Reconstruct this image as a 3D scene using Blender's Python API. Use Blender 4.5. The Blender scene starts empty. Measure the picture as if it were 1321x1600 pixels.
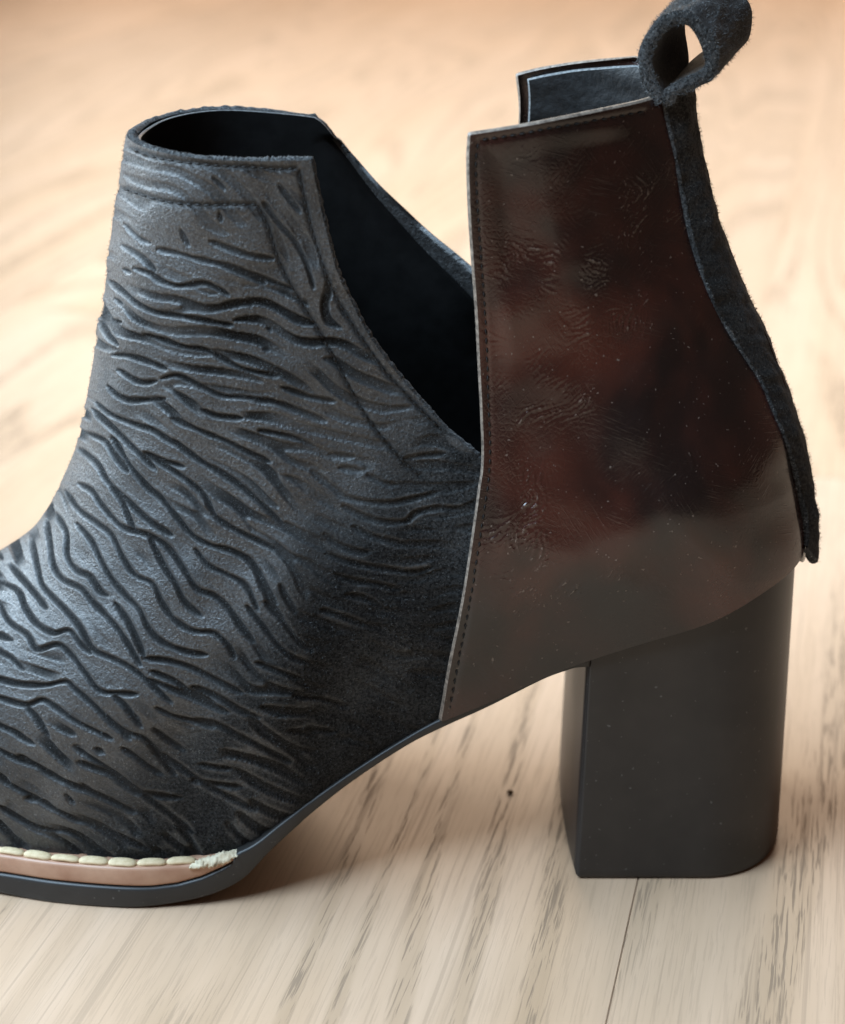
import bpy, bmesh, math, random
import numpy as np
from mathutils import Vector

random.seed(7)
rng = np.random.default_rng(11)
scene = bpy.context.scene
col = scene.collection

# ------------------------------------------------------------------ camera
F_PX, CX, CY = 3000.0, 660.5, 800.0
PITCH = math.radians(20.5)
CAM = np.array([0.0, -0.453, 0.2565])
cam_d = bpy.data.cameras.new('camera')
cam = bpy.data.objects.new('camera', cam_d)
col.objects.link(cam)
cam.location = CAM
cam.rotation_euler = (math.radians(90) - PITCH, 0, 0)
cam_d.sensor_fit = 'VERTICAL'
cam_d.sensor_height = 36.0
cam_d.lens = F_PX / 1600.0 * 36.0
cam_d.clip_start, cam_d.clip_end = 0.02, 60
cam_d.dof.use_dof = True
cam_d.dof.focus_distance = 0.452
cam_d.dof.aperture_fstop = 12.0
scene.camera = cam

# ------------------------------------------------------------------ world and lamps
world = bpy.data.worlds.new('World')
scene.world = world
world.use_nodes = True
bg = world.node_tree.nodes['Background']
bg.inputs[0].default_value = (0.66, 0.44, 0.36, 1)
bg.inputs[1].default_value = 0.15


def area(name, loc, target, sx, sy, power, color):
    d = bpy.data.lights.new(name, 'AREA')
    d.shape = 'RECTANGLE'
    d.size, d.size_y = sx, sy
    d.energy = power
    d.color = color
    o = bpy.data.objects.new(name, d)
    col.objects.link(o)
    o.location = loc
    o.rotation_euler = (Vector(target) - Vector(loc)).to_track_quat('-Z', 'Y').to_euler()
    return o


area('warm_window_light', (0.30, 3.0, 1.15), (0, 0.1, 0.1), 2.2, 1.4, 47, (1.0, 0.77, 0.56))
area('cool_window_light', (-0.95, -0.30, 1.30), (-0.02, 0, 0.08), 1.3, 0.9, 64, (0.66, 0.90, 1.14))
area('side_window_light', (-1.25, 0.62, 0.66), (-0.06, 0, 0.09), 0.7, 0.7, 26, (0.80, 0.93, 1.02))

scene.view_settings.view_transform = 'Standard'
scene.view_settings.look = 'None'
scene.view_settings.exposure = 0.0
scene.view_settings.gamma = 1.0

# ------------------------------------------------------------------ small maths helpers
FWD = np.array([0, math.cos(PITCH), -math.sin(PITCH)])
UP = np.array([0, math.sin(PITCH), math.cos(PITCH)])
RT = np.array([1.0, 0, 0])


def at(px, py, Y):
    """point where the line of sight through a photo pixel meets depth Y"""
    d = FWD + RT * ((px - CX) / F_PX) - UP * ((py - CY) / F_PX)
    t = (Y - CAM[1]) / d[1]
    return CAM + d * t


def project(P):
    q = P - CAM
    dep = q @ FWD
    return CX + F_PX * (q @ RT) / dep, CY - F_PX * (q @ UP) / dep


def resample(pts, n):
    pts = np.asarray(pts, float)
    seg = np.linalg.norm(np.diff(pts, axis=0), axis=1)
    s = np.concatenate([[0], np.cumsum(seg)])
    q = np.linspace(0, s[-1], n)
    return np.stack([np.interp(q, s, pts[:, k]) for k in range(pts.shape[1])], 1)


def smooth_curve(pts, n=80, corners=()):
    """Catmull-Rom through the points, evenly resampled"""
    pts = np.asarray(pts, float)
    ext = np.vstack([2 * pts[0] - pts[1], pts, 2 * pts[-1] - pts[-2]])
    out = []
    for i in range(1, len(ext) - 2):
        p0, p1, p2, p3 = ext[i - 1], ext[i], ext[i + 1], ext[i + 2]
        for t in np.linspace(0, 1, 14, endpoint=False):
            out.append(0.5 * ((2 * p1) + (-p0 + p2) * t + (2 * p0 - 5 * p1 + 4 * p2 - p3) * t * t
                              + (-p0 + 3 * p1 - 3 * p2 + p3) * t ** 3))
    out.append(pts[-1])
    return resample(out, n)


def dist_poly(P, poly):
    d = np.full(P.shape[0], 1e9)
    for a, b in zip(poly[:-1], poly[1:]):
        ab = b - a
        t = np.clip(((P - a) @ ab) / max(ab @ ab, 1e-12), 0, 1)
        d = np.minimum(d, np.hypot(*(P - a - t[:, None] * ab).T))
    return d


def sstep(a, b, x):
    t = np.clip((x - a) / (b - a), 0, 1)
    return t * t * (3 - 2 * t)


def gauss_fft(img, sig):
    h, w = img.shape
    fy = np.fft.fftfreq(h)[:, None]
    fx = np.fft.rfftfreq(w)[None, :]
    return np.fft.irfft2(np.fft.rfft2(img) * np.exp(-2 * (math.pi * sig) ** 2 * (fx * fx + fy * fy)), s=img.shape)


# ------------------------------------------------------------------ node helpers
def mat_new(name):
    m = bpy.data.materials.new(name)
    m.use_nodes = True
    nt = m.node_tree
    nt.nodes.clear()
    out = nt.nodes.new('ShaderNodeOutputMaterial')
    b = nt.nodes.new('ShaderNodeBsdfPrincipled')
    nt.links.new(b.outputs[0], out.inputs[0])
    return m, nt, b


def nd(nt, typ, **kw):
    n = nt.nodes.new(typ)
    for k, v in kw.items():
        setattr(n, k, v)
    return n


def setin(nt, sock, v):
    if isinstance(v, bpy.types.NodeSocket):
        nt.links.new(v, sock)
    elif isinstance(v, (tuple, list)) and len(v) == 3 and sock.type == 'RGBA':
        sock.default_value = (*v, 1)
    else:
        sock.default_value = v


def math_n(nt, op, a, b=0.5, c=0.5, clamp=False):
    n = nd(nt, 'ShaderNodeMath', operation=op, use_clamp=clamp)
    for s, v in zip(n.inputs, (a, b, c)):
        setin(nt, s, v)
    return n.outputs[0]


def mapr(nt, v, a, b, c=0.0, d=1.0, smooth=False):
    n = nd(nt, 'ShaderNodeMapRange')
    if smooth:
        n.interpolation_type = 'SMOOTHSTEP'
    for s, x in zip(n.inputs[:5], (v, a, b, c, d)):
        setin(nt, s, x)
    return n.outputs[0]


def mixc(nt, f, a, b, mode='MIX'):
    n = nd(nt, 'ShaderNodeMix', data_type='RGBA', blend_type=mode)
    setin(nt, n.inputs[0], f)
    setin(nt, n.inputs[6], a)
    setin(nt, n.inputs[7], b)
    return n.outputs[2]


def coords(nt, scale=(1, 1, 1), offset=None):
    tc = nd(nt, 'ShaderNodeTexCoord')
    mp = nd(nt, 'ShaderNodeMapping')
    mp.inputs['Scale'].default_value = scale
    nt.links.new(tc.outputs['Object'], mp.inputs[0])
    if offset is not None:
        nt.links.new(offset, mp.inputs['Location'])
    return mp.outputs[0]


def noise(nt, vec, scale=1.0, detail=2.0, rough=0.5, dist=0.0):
    n = nd(nt, 'ShaderNodeTexNoise')
    nt.links.new(vec, n.inputs['Vector'])
    n.inputs['Scale'].default_value = scale
    n.inputs['Detail'].default_value = detail
    n.inputs['Roughness'].default_value = rough
    n.inputs['Distortion'].default_value = dist
    return n.outputs[0]


def bump(nt, bsdf, h, strength, distance, normal=None):
    n = nd(nt, 'ShaderNodeBump')
    n.inputs['Strength'].default_value = strength
    n.inputs['Distance'].default_value = distance
    nt.links.new(h, n.inputs['Height'])
    if normal is not None:
        nt.links.new(normal, n.inputs['Normal'])
    if bsdf is not None:
        nt.links.new(n.outputs[0], bsdf.inputs['Normal'])
    return n.outputs[0]


# ------------------------------------------------------------------ materials
def make_floor_mat():
    m, nt, b = mat_new('oak_laminate')
    oi = nd(nt, 'ShaderNodeObjectInfo')
    cmb = nd(nt, 'ShaderNodeCombineXYZ')
    nt.links.new(math_n(nt, 'MULTIPLY', oi.outputs['Random'], 37.0), cmb.inputs[2])
    off = cmb.outputs[0]
    rings = noise(nt, coords(nt, (7.5, 0.85, 1), off), 1.0, 1.5, 0.45, 0.25)
    fine = noise(nt, coords(nt, (60, 4, 1), off), 1.0, 2.0, 0.5)
    ph = math_n(nt, 'MULTIPLY_ADD', rings, 104.0, math_n(nt, 'MULTIPLY', fine, 3.0))
    band = mapr(nt, math_n(nt, 'SINE', ph), -1, 1)
    dark = mapr(nt, band, 0.58, 0.98, 0, 1, True)
    pore1 = mapr(nt, noise(nt, coords(nt, (1700, 58, 1), off), 1.0, 2.0, 0.6, 0.3), 0.52, 0.62, 0, 1, True)
    pore2 = mapr(nt, noise(nt, coords(nt, (1000, 11, 1), off), 1.0, 1.0, 0.5, 0.2), 0.60, 0.70, 0, 1, True)
    broad = noise(nt, coords(nt, (22, 2.2, 1), off), 1.0, 3.0, 0.55)
    streak = noise(nt, coords(nt, (160, 5, 1), off), 1.0, 3.0, 0.6)
    c = mixc(nt, mapr(nt, broad, 0.3, 0.7), (0.62, 0.43, 0.30), (0.53, 0.345, 0.215))
    c = mixc(nt, mapr(nt, streak, 0.35, 0.75, 0, 0.45), c, (0.42, 0.275, 0.17))
    c = mixc(nt, math_n(nt, 'MULTIPLY', dark, 0.36), c, (0.33, 0.215, 0.125))
    pm = math_n(nt, 'MULTIPLY', pore1, mapr(nt, dark, 0, 1, 0.22, 1.0))
    pm = math_n(nt, 'MAXIMUM', pm, math_n(nt, 'MULTIPLY', pore2, 0.4))
    c = mixc(nt, math_n(nt, 'MULTIPLY', pm, 0.54), c, (0.13, 0.088, 0.058))
    tint = mapr(nt, oi.outputs['Random'], 0, 1, 0.92, 1.06)
    v = nd(nt, 'ShaderNodeHueSaturation')
    nt.links.new(c, v.inputs['Color'])
    nt.links.new(tint, v.inputs['Value'])
    nt.links.new(v.outputs[0], b.inputs['Base Color'])
    setin(nt, b.inputs['Roughness'], mapr(nt, pm, 0, 1, 0.39, 0.60))
    b.inputs['Specular IOR Level'].default_value = 0.5
    h = math_n(nt, 'SUBTRACT', math_n(nt, 'MULTIPLY', streak, 0.25), pm)
    bump(nt, b, h, 0.35, 0.00015)
    return m


def make_suede(name, tone=1.0, use_groove=True, warm=0.0):
    m, nt, b = mat_new(name)
    n1 = noise(nt, coords(nt, (1, 1, 1)), 1500, 3.0, 0.75)
    n2 = noise(nt, coords(nt, (1, 1, 1)), 34, 5.0, 0.65)
    n3 = noise(nt, coords(nt, (1, 1, 1)), 900, 2.0, 0.6)
    spk = mapr(nt, noise(nt, coords(nt, (1, 1, 1)), 1700, 1.0, 0.5), 0.66, 0.72)
    t = tone
    ca = mixc(nt, mapr(nt, n2, 0.36, 0.64), (0.017 * t + warm * .6, 0.0185 * t + warm * .3, 0.0195 * t),
              (0.052 * t + warm, 0.0535 * t + warm * .55, 0.054 * t))
    ca = mixc(nt, mapr(nt, n1, 0.40, 0.60, 0, 0.95), ca, (0.004 * t, 0.004 * t, 0.004 * t))
    ca = mixc(nt, math_n(nt, 'MULTIPLY', spk, 0.5), ca, (0.16 * t, 0.16 * t, 0.155 * t))
    if use_groove:
        at_n = nd(nt, 'ShaderNodeAttribute', attribute_name='groove')
        g = at_n.outputs['Fac']
        ca = mixc(nt, math_n(nt, 'MULTIPLY', g, 0.75), ca, mixc(nt, mapr(nt, n1, .4, .65), (0.004, 0.004, 0.004), (0.035, 0.035, 0.035)))
        bn = nd(nt, 'ShaderNodeAttribute', attribute_name='burnish_shade').outputs['Fac']
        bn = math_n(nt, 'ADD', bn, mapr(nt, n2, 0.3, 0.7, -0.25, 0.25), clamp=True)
        ca = mixc(nt, mapr(nt, bn, 0, 1, 0.55, 0.0), ca, mixc(nt, mapr(nt, n1, .42, .62), (0.022, 0.022, 0.022), (0.004, 0.004, 0.004)))  # low values darken the suede: shade put into the nap colour
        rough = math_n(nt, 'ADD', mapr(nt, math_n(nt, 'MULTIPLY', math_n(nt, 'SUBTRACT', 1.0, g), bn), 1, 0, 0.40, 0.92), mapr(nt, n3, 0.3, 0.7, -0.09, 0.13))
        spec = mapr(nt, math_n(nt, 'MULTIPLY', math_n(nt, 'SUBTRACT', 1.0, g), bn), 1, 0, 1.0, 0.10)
    else:
        rough, spec = 0.85, 0.2
    nt.links.new(ca, b.inputs['Base Color'])
    setin(nt, b.inputs['Roughness'], rough)
    setin(nt, b.inputs['Specular IOR Level'], spec)
    b.inputs['Sheen Weight'].default_value = 0.10
    b.inputs['Sheen Roughness'].default_value = 0.45
    b.inputs['Sheen Tint'].default_value = (0.95, 0.97, 1.0, 1)
    h = math_n(nt, 'MULTIPLY_ADD', n3, 0.6, n1)
    bump(nt, b, h, 0.8, 0.00035)
    return m


def make_leather():
    m, nt, b = mat_new('glossy_brown_leather')
    n2 = noise(nt, coords(nt, (1, 1, 1)), 55, 4.0, 0.6)
    cloud = noise(nt, coords(nt, (1, 1, 1)), 24, 3.0, 0.55, 0.4)
    c = mixc(nt, mapr(nt, cloud, 0.36, 0.66, 0, 1, True), (0.0080, 0.0045, 0.0040), (0.056, 0.0145, 0.0088))
    c = mixc(nt, mapr(nt, n2, 0.55, 0.75, 0, 0.35), c, (0.018, 0.013, 0.011))
    at_n = nd(nt, 'ShaderNodeAttribute', attribute_name='crease')
    g = at_n.outputs['Fac']
    spk = mapr(nt, noise(nt, coords(nt, (1, 1, 1)), 1100, 1.0, 0.5), 0.735, 0.77)
    wear = math_n(nt, 'MULTIPLY', mapr(nt, g, 0.45, 0.9), mapr(nt, noise(nt, coords(nt), 900, 2, .6), 0.5, 0.62))
    c = mixc(nt, math_n(nt, 'MULTIPLY', math_n(nt, 'MAXIMUM', spk, wear), 0.55), c, (0.20, 0.16, 0.13))
    nt.links.new(c, b.inputs['Base Color'])
    grain = noise(nt, coords(nt), 1500, 2.0, 0.6)
    scr = None
    for rot, sc in ((0.6, (2600, 1, 190)), (-0.75, (2400, 1, 230)), (1.25, (2900, 1, 150))):
        tc = nd(nt, 'ShaderNodeTexCoord')
        mp0 = nd(nt, 'ShaderNodeMapping')
        mp0.inputs['Rotation'].default_value = (0, rot, 0)
        nt.links.new(tc.outputs['Object'], mp0.inputs[0])
        mp1 = nd(nt, 'ShaderNodeMapping')
        mp1.inputs['Scale'].default_value = sc
        nt.links.new(mp0.outputs[0], mp1.inputs[0])
        ln = mapr(nt, noise(nt, mp1.outputs[0], 1.0, 2.0, 0.55, 0.4), 0.56, 0.70)
        ln = math_n(nt, 'MULTIPLY', ln, mapr(nt, noise(nt, mp0.outputs[0], 60 + sc[2] * .1, 2.0, .5), 0.45, 0.62))
        scr = ln if scr is None else math_n(nt, 'MAXIMUM', scr, ln)
    setin(nt, b.inputs['Roughness'], mapr(nt, n2, 0.3, 0.7, 0.15, 0.27))
    b.inputs['Specular IOR Level'].default_value = 0.72
    vor = nd(nt, 'ShaderNodeTexVoronoi', feature='DISTANCE_TO_EDGE')
    nt.links.new(coords(nt, (1, 1, 0.8)), vor.inputs['Vector'])
    vor.inputs['Scale'].default_value = 900
    peb = mapr(nt, vor.outputs['Distance'], 0, 0.25)
    pebm = mapr(nt, noise(nt, coords(nt), 45, 2.0, .5), 0.48, 0.68)
    h = math_n(nt, 'MULTIPLY_ADD', math_n(nt, 'MULTIPLY', peb, pebm), 0.5, math_n(nt, 'MULTIPLY', grain, 0.4))
    h = math_n(nt, 'MULTIPLY_ADD', scr, 0.5, h)
    bump(nt, b, h, 0.42, 0.00014)
    return m


def make_plain(name, c1, c2, scale, rough, spec=0.4, bstr=0.2, bdist=0.0001, detail=3.0, speck=0.0, coat=0.0):
    m, nt, b = mat_new(name)
    n1 = noise(nt, coords(nt), scale, detail, 0.6)
    c = mixc(nt, mapr(nt, n1, 0.3, 0.7), c1, c2)
    if speck:
        s = mapr(nt, noise(nt, coords(nt), 800, 1.0, 0.5), 0.735, 0.77)
        c = mixc(nt, math_n(nt, 'MULTIPLY', s, speck), c, (0.3, 0.29, 0.27))
    nt.links.new(c, b.inputs['Base Color'])
    n2 = noise(nt, coords(nt), scale * 0.35, 2.0, 0.5)
    setin(nt, b.inputs['Roughness'], mapr(nt, n2, 0.3, 0.7, rough - 0.06, rough + 0.06))
    b.inputs['Specular IOR Level'].default_value = spec
    b.inputs['Coat Weight'].default_value = coat
    bump(nt, b, n1, bstr, bdist)
    return m


M_floor = make_floor_mat()
M_suede = make_suede('embossed_suede', 1.05)
M_strip = make_suede('suede_strip', 0.75, False, 0.008)
M_rim = make_suede('suede_cut_edge', 2.3, False)
M_nap = make_plain('suede_fibre', (0.05, 0.053, 0.055), (0.16, 0.168, 0.17), 400, 0.7, 0.3, 0, 0)
M_nap2 = make_plain('dark_suede_fibre', (0.012, 0.010, 0.009), (0.055, 0.046, 0.040), 400, 0.8, 0.2, 0, 0)
M_leather = make_leather()
M_lining = make_plain('black_lining', (0.0035, 0.0035, 0.0035), (0.007, 0.007, 0.007), 260, 0.6, 0.15, 0.3, 0.0002)
M_clining = make_plain('heel_lining', (0.008, 0.0085, 0.009), (0.020, 0.021, 0.022), 420, 0.48, 0.35, 0.6, 0.0006)
M_edge = make_plain('painted_leather_edge', (0.06, 0.065, 0.07), (0.22, 0.23, 0.23), 1400, 0.6, 0.4, 0.5, 0.0002)
M_cedge = make_plain('worn_leather_edge', (0.07, 0.055, 0.045), (0.30, 0.24, 0.19), 900, 0.45, 0.5, 0.4, 0.0001)
M_thread = make_plain('black_thread', (0.006, 0.006, 0.006), (0.02, 0.019, 0.018), 3000, 0.6, 0.3, 0.3, 0.0001)
M_welt = make_plain('tan_welt', (0.38, 0.20, 0.125), (0.50, 0.30, 0.20), 130, 0.42, 0.5, 0.15, 0.0001)
M_cream = make_plain('cream_thread', (0.50, 0.37, 0.21), (0.72, 0.58, 0.38), 500, 0.7, 0.3, 0.4, 0.0001)
M_fray = make_plain('frayed_leather', (0.50, 0.40, 0.27), (0.76, 0.66, 0.48), 420, 0.9, 0.2, 1.0, 0.0006)
M_rubber = make_plain('black_rubber', (0.017, 0.0155, 0.0145), (0.026, 0.0235, 0.022), 90, 0.46, 0.5, 0.12, 0.00008, speck=0.25)
M_heel = make_plain('dark_heel', (0.012, 0.0105, 0.0098), (0.025, 0.0205, 0.018), 60, 0.36, 0.5, 0.12, 0.00008, speck=0.22)
M_mark = make_plain('dark_mark', (0.12, 0.065, 0.03), (0.2, 0.12, 0.06), 900, 0.8)


# ------------------------------------------------------------------ object helpers
def link_mesh(name, verts, faces, mats, parent=None, smooth=True, mat_idx=None, attrs=None):
    me = bpy.data.meshes.new(name)
    me.from_pydata([tuple(v) for v in verts] if not isinstance(verts, np.ndarray) else verts.tolist(), [],
                   faces if isinstance(faces, list) else faces.tolist())
    for mm in (mats if isinstance(mats, list) else [mats]):
        me.materials.append(mm)
    if smooth:
        me.polygons.foreach_set('use_smooth', np.ones(len(me.polygons), dtype=bool))
    if mat_idx is not None:
        me.polygons.foreach_set('material_index', np.asarray(mat_idx, dtype=np.int32))
    for k, v in (attrs or {}).items():
        a = me.attributes.new(k, 'FLOAT', 'POINT')
        a.data.foreach_set('value', np.asarray(v, dtype=np.float32))
    me.update()
    o = bpy.data.objects.new(name, me)
    col.objects.link(o)
    if parent is not None:
        o.parent = parent
    return o


def grid_faces(nr, nc, base=0, flip=False):
    i = np.arange(nr - 1)[:, None] * nc + np.arange(nc - 1)[None, :] + base
    i = i.ravel()
    q = np.stack([i, i + 1, i + nc + 1, i + nc], 1)
    return q[:, ::-1] if flip else q


def grid_normals(G):
    du = np.gradient(G, axis=1)
    dv = np.gradient(G, axis=0)
    n = np.cross(du, dv)
    return n / np.maximum(np.linalg.norm(n, axis=2, keepdims=True), 1e-12)


def coons(Bt, Tp, Lf, Rt, us, vs):
    """bottom/top curves run u=0..1, left/right run v=0..1"""
    def ev(c, t):
        s = np.linspace(0, 1, len(c))
        return np.stack([np.interp(t, s, c[:, k]) for k in range(2)], 1)
    b, t, l, r = ev(Bt, us), ev(Tp, us), ev(Lf, vs), ev(Rt, vs)
    U, V = us[None, :, None], vs[:, None, None]
    P = (1 - V) * b[None] + V * t[None] + (1 - U) * l[:, None] + U * r[:, None]
    P -= (1 - U) * (1 - V) * b[0] + U * (1 - V) * b[-1] + (1 - U) * V * t[0] + U * V * t[-1]
    return P


# ------------------------------------------------------------------ boot outline (side view)
def xz(px, py, Y=0.0):
    p = at(px, py, Y)
    return (p[0], p[2])


FRONT = smooth_curve([xz(*p) for p in [(203, 203), (194, 240), (186, 290), (178, 345), (169, 420), (160, 490), (149, 560),
                                       (137, 625), (121, 690), (99, 747), (74, 795), (45, 833), (0, 866), (-60, 898),
                                       (-140, 932), (-230, 970), (-300, 1020), (-338, 1080), (-348, 1140)]]
                     + [(-0.1560, 0.022)], 140)
FRONT[-1] = (-0.1560, 0.016)
BACK = smooth_curve([xz(*p) for p in [(1066, 140), (1078, 230), (1095, 310), (1124, 400), (1158, 480), (1188, 545), (1217, 620),
                                      (1236, 690), (1250, 760), (1254, 805), (1252, 845), (1243, 868)]], 100)

# sole half width along x (m)
WX = np.array([-.166, -.164, -.158, -.148, -.135, -.120, -.105, -.090, -.073, -.062, -.048, -.035, -.020, -.004, .012, .040, .066, .082, .0915, .096])
WV = np.array([.0001, .009, .0185, .0265, .0320, .0358, .0390, .0428, .0451, .0447, .0428, .0398, .0350, .0315, .0298, .0305, .0305, .0262, .0150, .0001])


WC = smooth_curve(np.stack([WX, WV], 1), 400)


def wsole(x):
    return np.interp(x, WC[:, 0], np.maximum(WC[:, 1], 0.0001))


# feather line of the upper: near the floor at the ball, then up along the waist to the heel seat
near_feather = [(385, 1330), (450, 1282), (560, 1204), (640, 1154), (692, 1126), (760, 1098), (850, 1056), (900, 1037),
                (1000, 1003), (1100, 970), (1190, 917), (1238, 872)]
fe = [(-0.166, 0.0165), (-0.150, 0.0135), (-0.120, 0.0115), (-0.090, 0.011), (-0.065, 0.011), (-0.055, 0.0115)]
for p in near_feather:
    Y = -0.03
    for _ in range(6):
        q = at(*p, Y)
        Y = -float(wsole(q[0])) if q[0] < .066 else -min(0.0305, float(wsole(q[0])))
    fe.append((q[0], q[2]))
fe.append((0.097, fe[-1][1] + 0.003))
FE = smooth_curve(fe, 200)


def zfeather(x):
    return np.interp(x, FE[:, 0], FE[:, 1])


def width(P):
    """half width of the upper at side-view points (x, z)"""
    P = np.asarray(P, float).reshape(-1, 2)
    x, z = P[:, 0], P[:, 1]
    h = np.maximum(z - zfeather(x), 0)
    base = wsole(np.clip(x, -0.160, 0.055)) - 0.0034 * sstep(-0.03, -0.06, x)
    base = np.maximum(base, 0.012)
    bulge = 0.0048 * np.exp(-((h - 0.048) / 0.028) ** 2)
    heel_b = 0.0030 * np.exp(-((x - 0.062) / 0.03) ** 2 - ((z - 0.090) / 0.022) ** 2)
    top_w = np.interp(x, [-0.08, -0.03, 0.01, 0.06], [0.0300, 0.0312, 0.0300, 0.0265])
    k = sstep(0.015, 0.135, h)
    w = base * (1 - k) + top_w * k + bulge + heel_b
    w *= 1 - 0.04 * np.exp(-(h / 0.005) ** 1.2)
    df = dist_poly(P, FRONT)
    Rf = np.interp(z, [0.01, 0.05, 0.10, 0.15, 0.19], [0.050, 0.050, 0.045, 0.034, 0.026])
    Rf = np.where(x < -.10, np.maximum(0.03, Rf - (-.10 - x) * .3), Rf)
    tf = np.clip(1 - df / Rf, 0, 1)
    gf = (1 - tf ** 2.25) ** (1 / 2.1)
    db = dist_poly(P, BACK)
    ta = np.interp(z, [0.07, 0.10, 0.14, 0.19], [1, 0.95, 0.45, 0.1])
    low = sstep(0.105, 0.075, z)
    tb = np.clip(1 - db / (0.036 - 0.008 * low), 0, 1)
    gb = (1 - tb ** (1.45 + 0.65 * ta + 0.2 * low)) ** (1 / (1.2 + 0.85 * ta + 0.15 * low))
    w = w + 0.0030 * np.exp(-((h - 0.030) / 0.016) ** 2) * sstep(-0.012, 0.02, x)
    return w * gf * gb


def surf(px, py, side=-1, off=0.0):
    Y = side * 0.03
    for _ in range(14):
        q = at(px, py, Y)
        Y = 0.5 * Y + 0.5 * side * (float(width([(q[0], q[2])])[0]) + off)
    return np.array([q[0], Y, q[2]])


def edge(pts, side=-1, n=120, smooth=True):
    w3 = [surf(px, py, side) for px, py in pts]
    w2 = [(q[0], q[2]) for q in w3]
    return smooth_curve(w2, n) if smooth else resample(w2, n)


def side3(P2, side, off=0.0):
    sh = P2.shape[:2]
    w = width(P2.reshape(-1, 2)).reshape(sh)
    return np.stack([P2[..., 0], side * (w + off), P2[..., 1]], -1)


def cut(c, x0, x1, n=160):
    """piece of the feather line between two x, ascending in u order x0 -> x1"""
    xs = np.linspace(x0, x1, n)
    return resample(np.stack([xs, zfeather(xs)], 1), n)


# ------------------------------------------------------------------ embossed pattern of the suede
def Z(x0, y0, s, lines):
    return [[(x0 + a / s, y0 + b / s) for a, b in l] for l in lines]


strokes = []
strokes += Z(100, 400, 3.885, [
    [(365, 80), (405, 98)], [(430, 75), (520, 105), (590, 150), (680, 180), (760, 175), (850, 165), (920, 190), (1000, 235)],
    [(780, 15), (900, 40), (1000, 70), (1120, 120), (1220, 170)],
    [(270, 150), (370, 230), (450, 290), (560, 340), (680, 360), (830, 385), (960, 410), (1020, 420)],
    [(480, 475), (600, 510), (720, 550), (850, 570), (960, 620), (1060, 675), (1180, 705), (1300, 730)],
    [(230, 400), (280, 480), (330, 540)],
    [(300, 600), (380, 605), (500, 640), (620, 685)],
    [(590, 745), (680, 725), (760, 755), (850, 800), (960, 850), (1100, 860), (1300, 890)],
    [(330, 690), (430, 755), (490, 770), (560, 760)], [(270, 790), (320, 840), (390, 875), (500, 875), (610, 870)],
    [(200, 890), (300, 970), (430, 1025), (540, 1060), (640, 1120), (760, 1190)],
    [(180, 930), (270, 1020), (380, 1130), (480, 1220), (560, 1300)],
    [(130, 1070), (240, 1120), (300, 1200), (390, 1310)], [(830, 930), (930, 970), (1080, 985)],
    [(660, 985), (740, 1020), (850, 1070), (1000, 1130), (1120, 1190), (1250, 1250)],
    [(490, 1190), (600, 1240), (730, 1280)], [(1085, 275), (1135, 305)], [(1165, 365), (1180, 378)], [(1240, 440), (1255, 452)],
    [(1215, 565), (1245, 575)], [(305, 260), (345, 292)], [(295, 390), (345, 402)], [(120, 1190), (190, 1250), (240, 1310)]])
strokes += Z(0, 680, 2.752, [
    [(480, 10), (560, 130), (640, 230), (690, 270), (760, 350), (830, 430), (900, 470), (1000, 500), (1080, 550), (1130, 650), (1210, 780)],
    [(620, 75), (690, 120), (800, 190), (880, 260), (930, 350), (1020, 410), (1120, 460), (1200, 500)],
    [(340, 60), (420, 120), (470, 200), (540, 270), (600, 330), (660, 380), (740, 430)],
    [(345, 210), (400, 240), (440, 300), (490, 360), (540, 400), (640, 430), (720, 480), (790, 570), (850, 660), (920, 690), (980, 740), (1040, 830), (1090, 890)],
    [(480, 220), (530, 290), (560, 360), (580, 400)],
    [(280, 240), (340, 320), (420, 380), (480, 430), (530, 530), (580, 600), (660, 640), (700, 720), (750, 790), (830, 840), (920, 850), (980, 900), (1010, 960)],
    [(640, 430), (700, 550), (760, 640), (800, 720), (870, 780)],
    [(330, 380), (390, 450), (430, 530), (480, 620), (540, 690), (600, 750), (640, 830), (700, 890), (800, 930), (890, 945)],
    [(240, 340), (285, 420), (290, 520), (330, 580), (390, 610), (430, 670), (460, 690)],
    [(490, 720), (550, 800), (590, 880), (620, 950)],
    [(200, 370), (215, 460), (230, 560), (270, 620), (350, 660), (400, 720), (460, 780), (520, 850), (570, 930), (605, 990)],
    [(140, 450), (160, 560), (180, 640), (230, 700), (290, 760), (350, 830), (400, 920), (480, 960), (560, 1000), (640, 1060), (740, 1150)],
    [(50, 560), (100, 620), (150, 680), (200, 745)], [(0, 630), (80, 670), (110, 740), (160, 810), (230, 850), (300, 840), (350, 900), (390, 940)],
    [(0, 720), (40, 800), (120, 860), (160, 920), (250, 900), (310, 950), (370, 1030), (430, 1100), (520, 1110), (590, 1115)],
    [(-30, 850), (0, 860), (50, 880)], [(-40, 900), (0, 930), (50, 960), (100, 1010)],
    [(-60, 1030), (0, 1050), (80, 1070), (190, 1075), (280, 1060), (320, 1090), (400, 1160), (480, 1240), (560, 1310)],
    [(-60, 1110), (0, 1130), (110, 1160), (180, 1140), (250, 1180), (340, 1240), (480, 1310)], [(110, 1165), (160, 1220), (210, 1300)],
    [(510, 1130), (560, 1190), (600, 1230)], [(840, 490), (900, 560), (980, 600), (1060, 650), (1110, 750)],
    [(1060, 520), (1110, 590), (1150, 690), (1220, 800)], [(640, 1050), (740, 1090), (860, 1140), (980, 1190)],
    [(620, 960), (720, 970), (820, 1000), (920, 1050), (1040, 1110)],
    [(740, 20), (860, 110), (960, 170), (1060, 240)], [(900, 130), (1000, 190), (1130, 300), (1230, 400)]])
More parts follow.
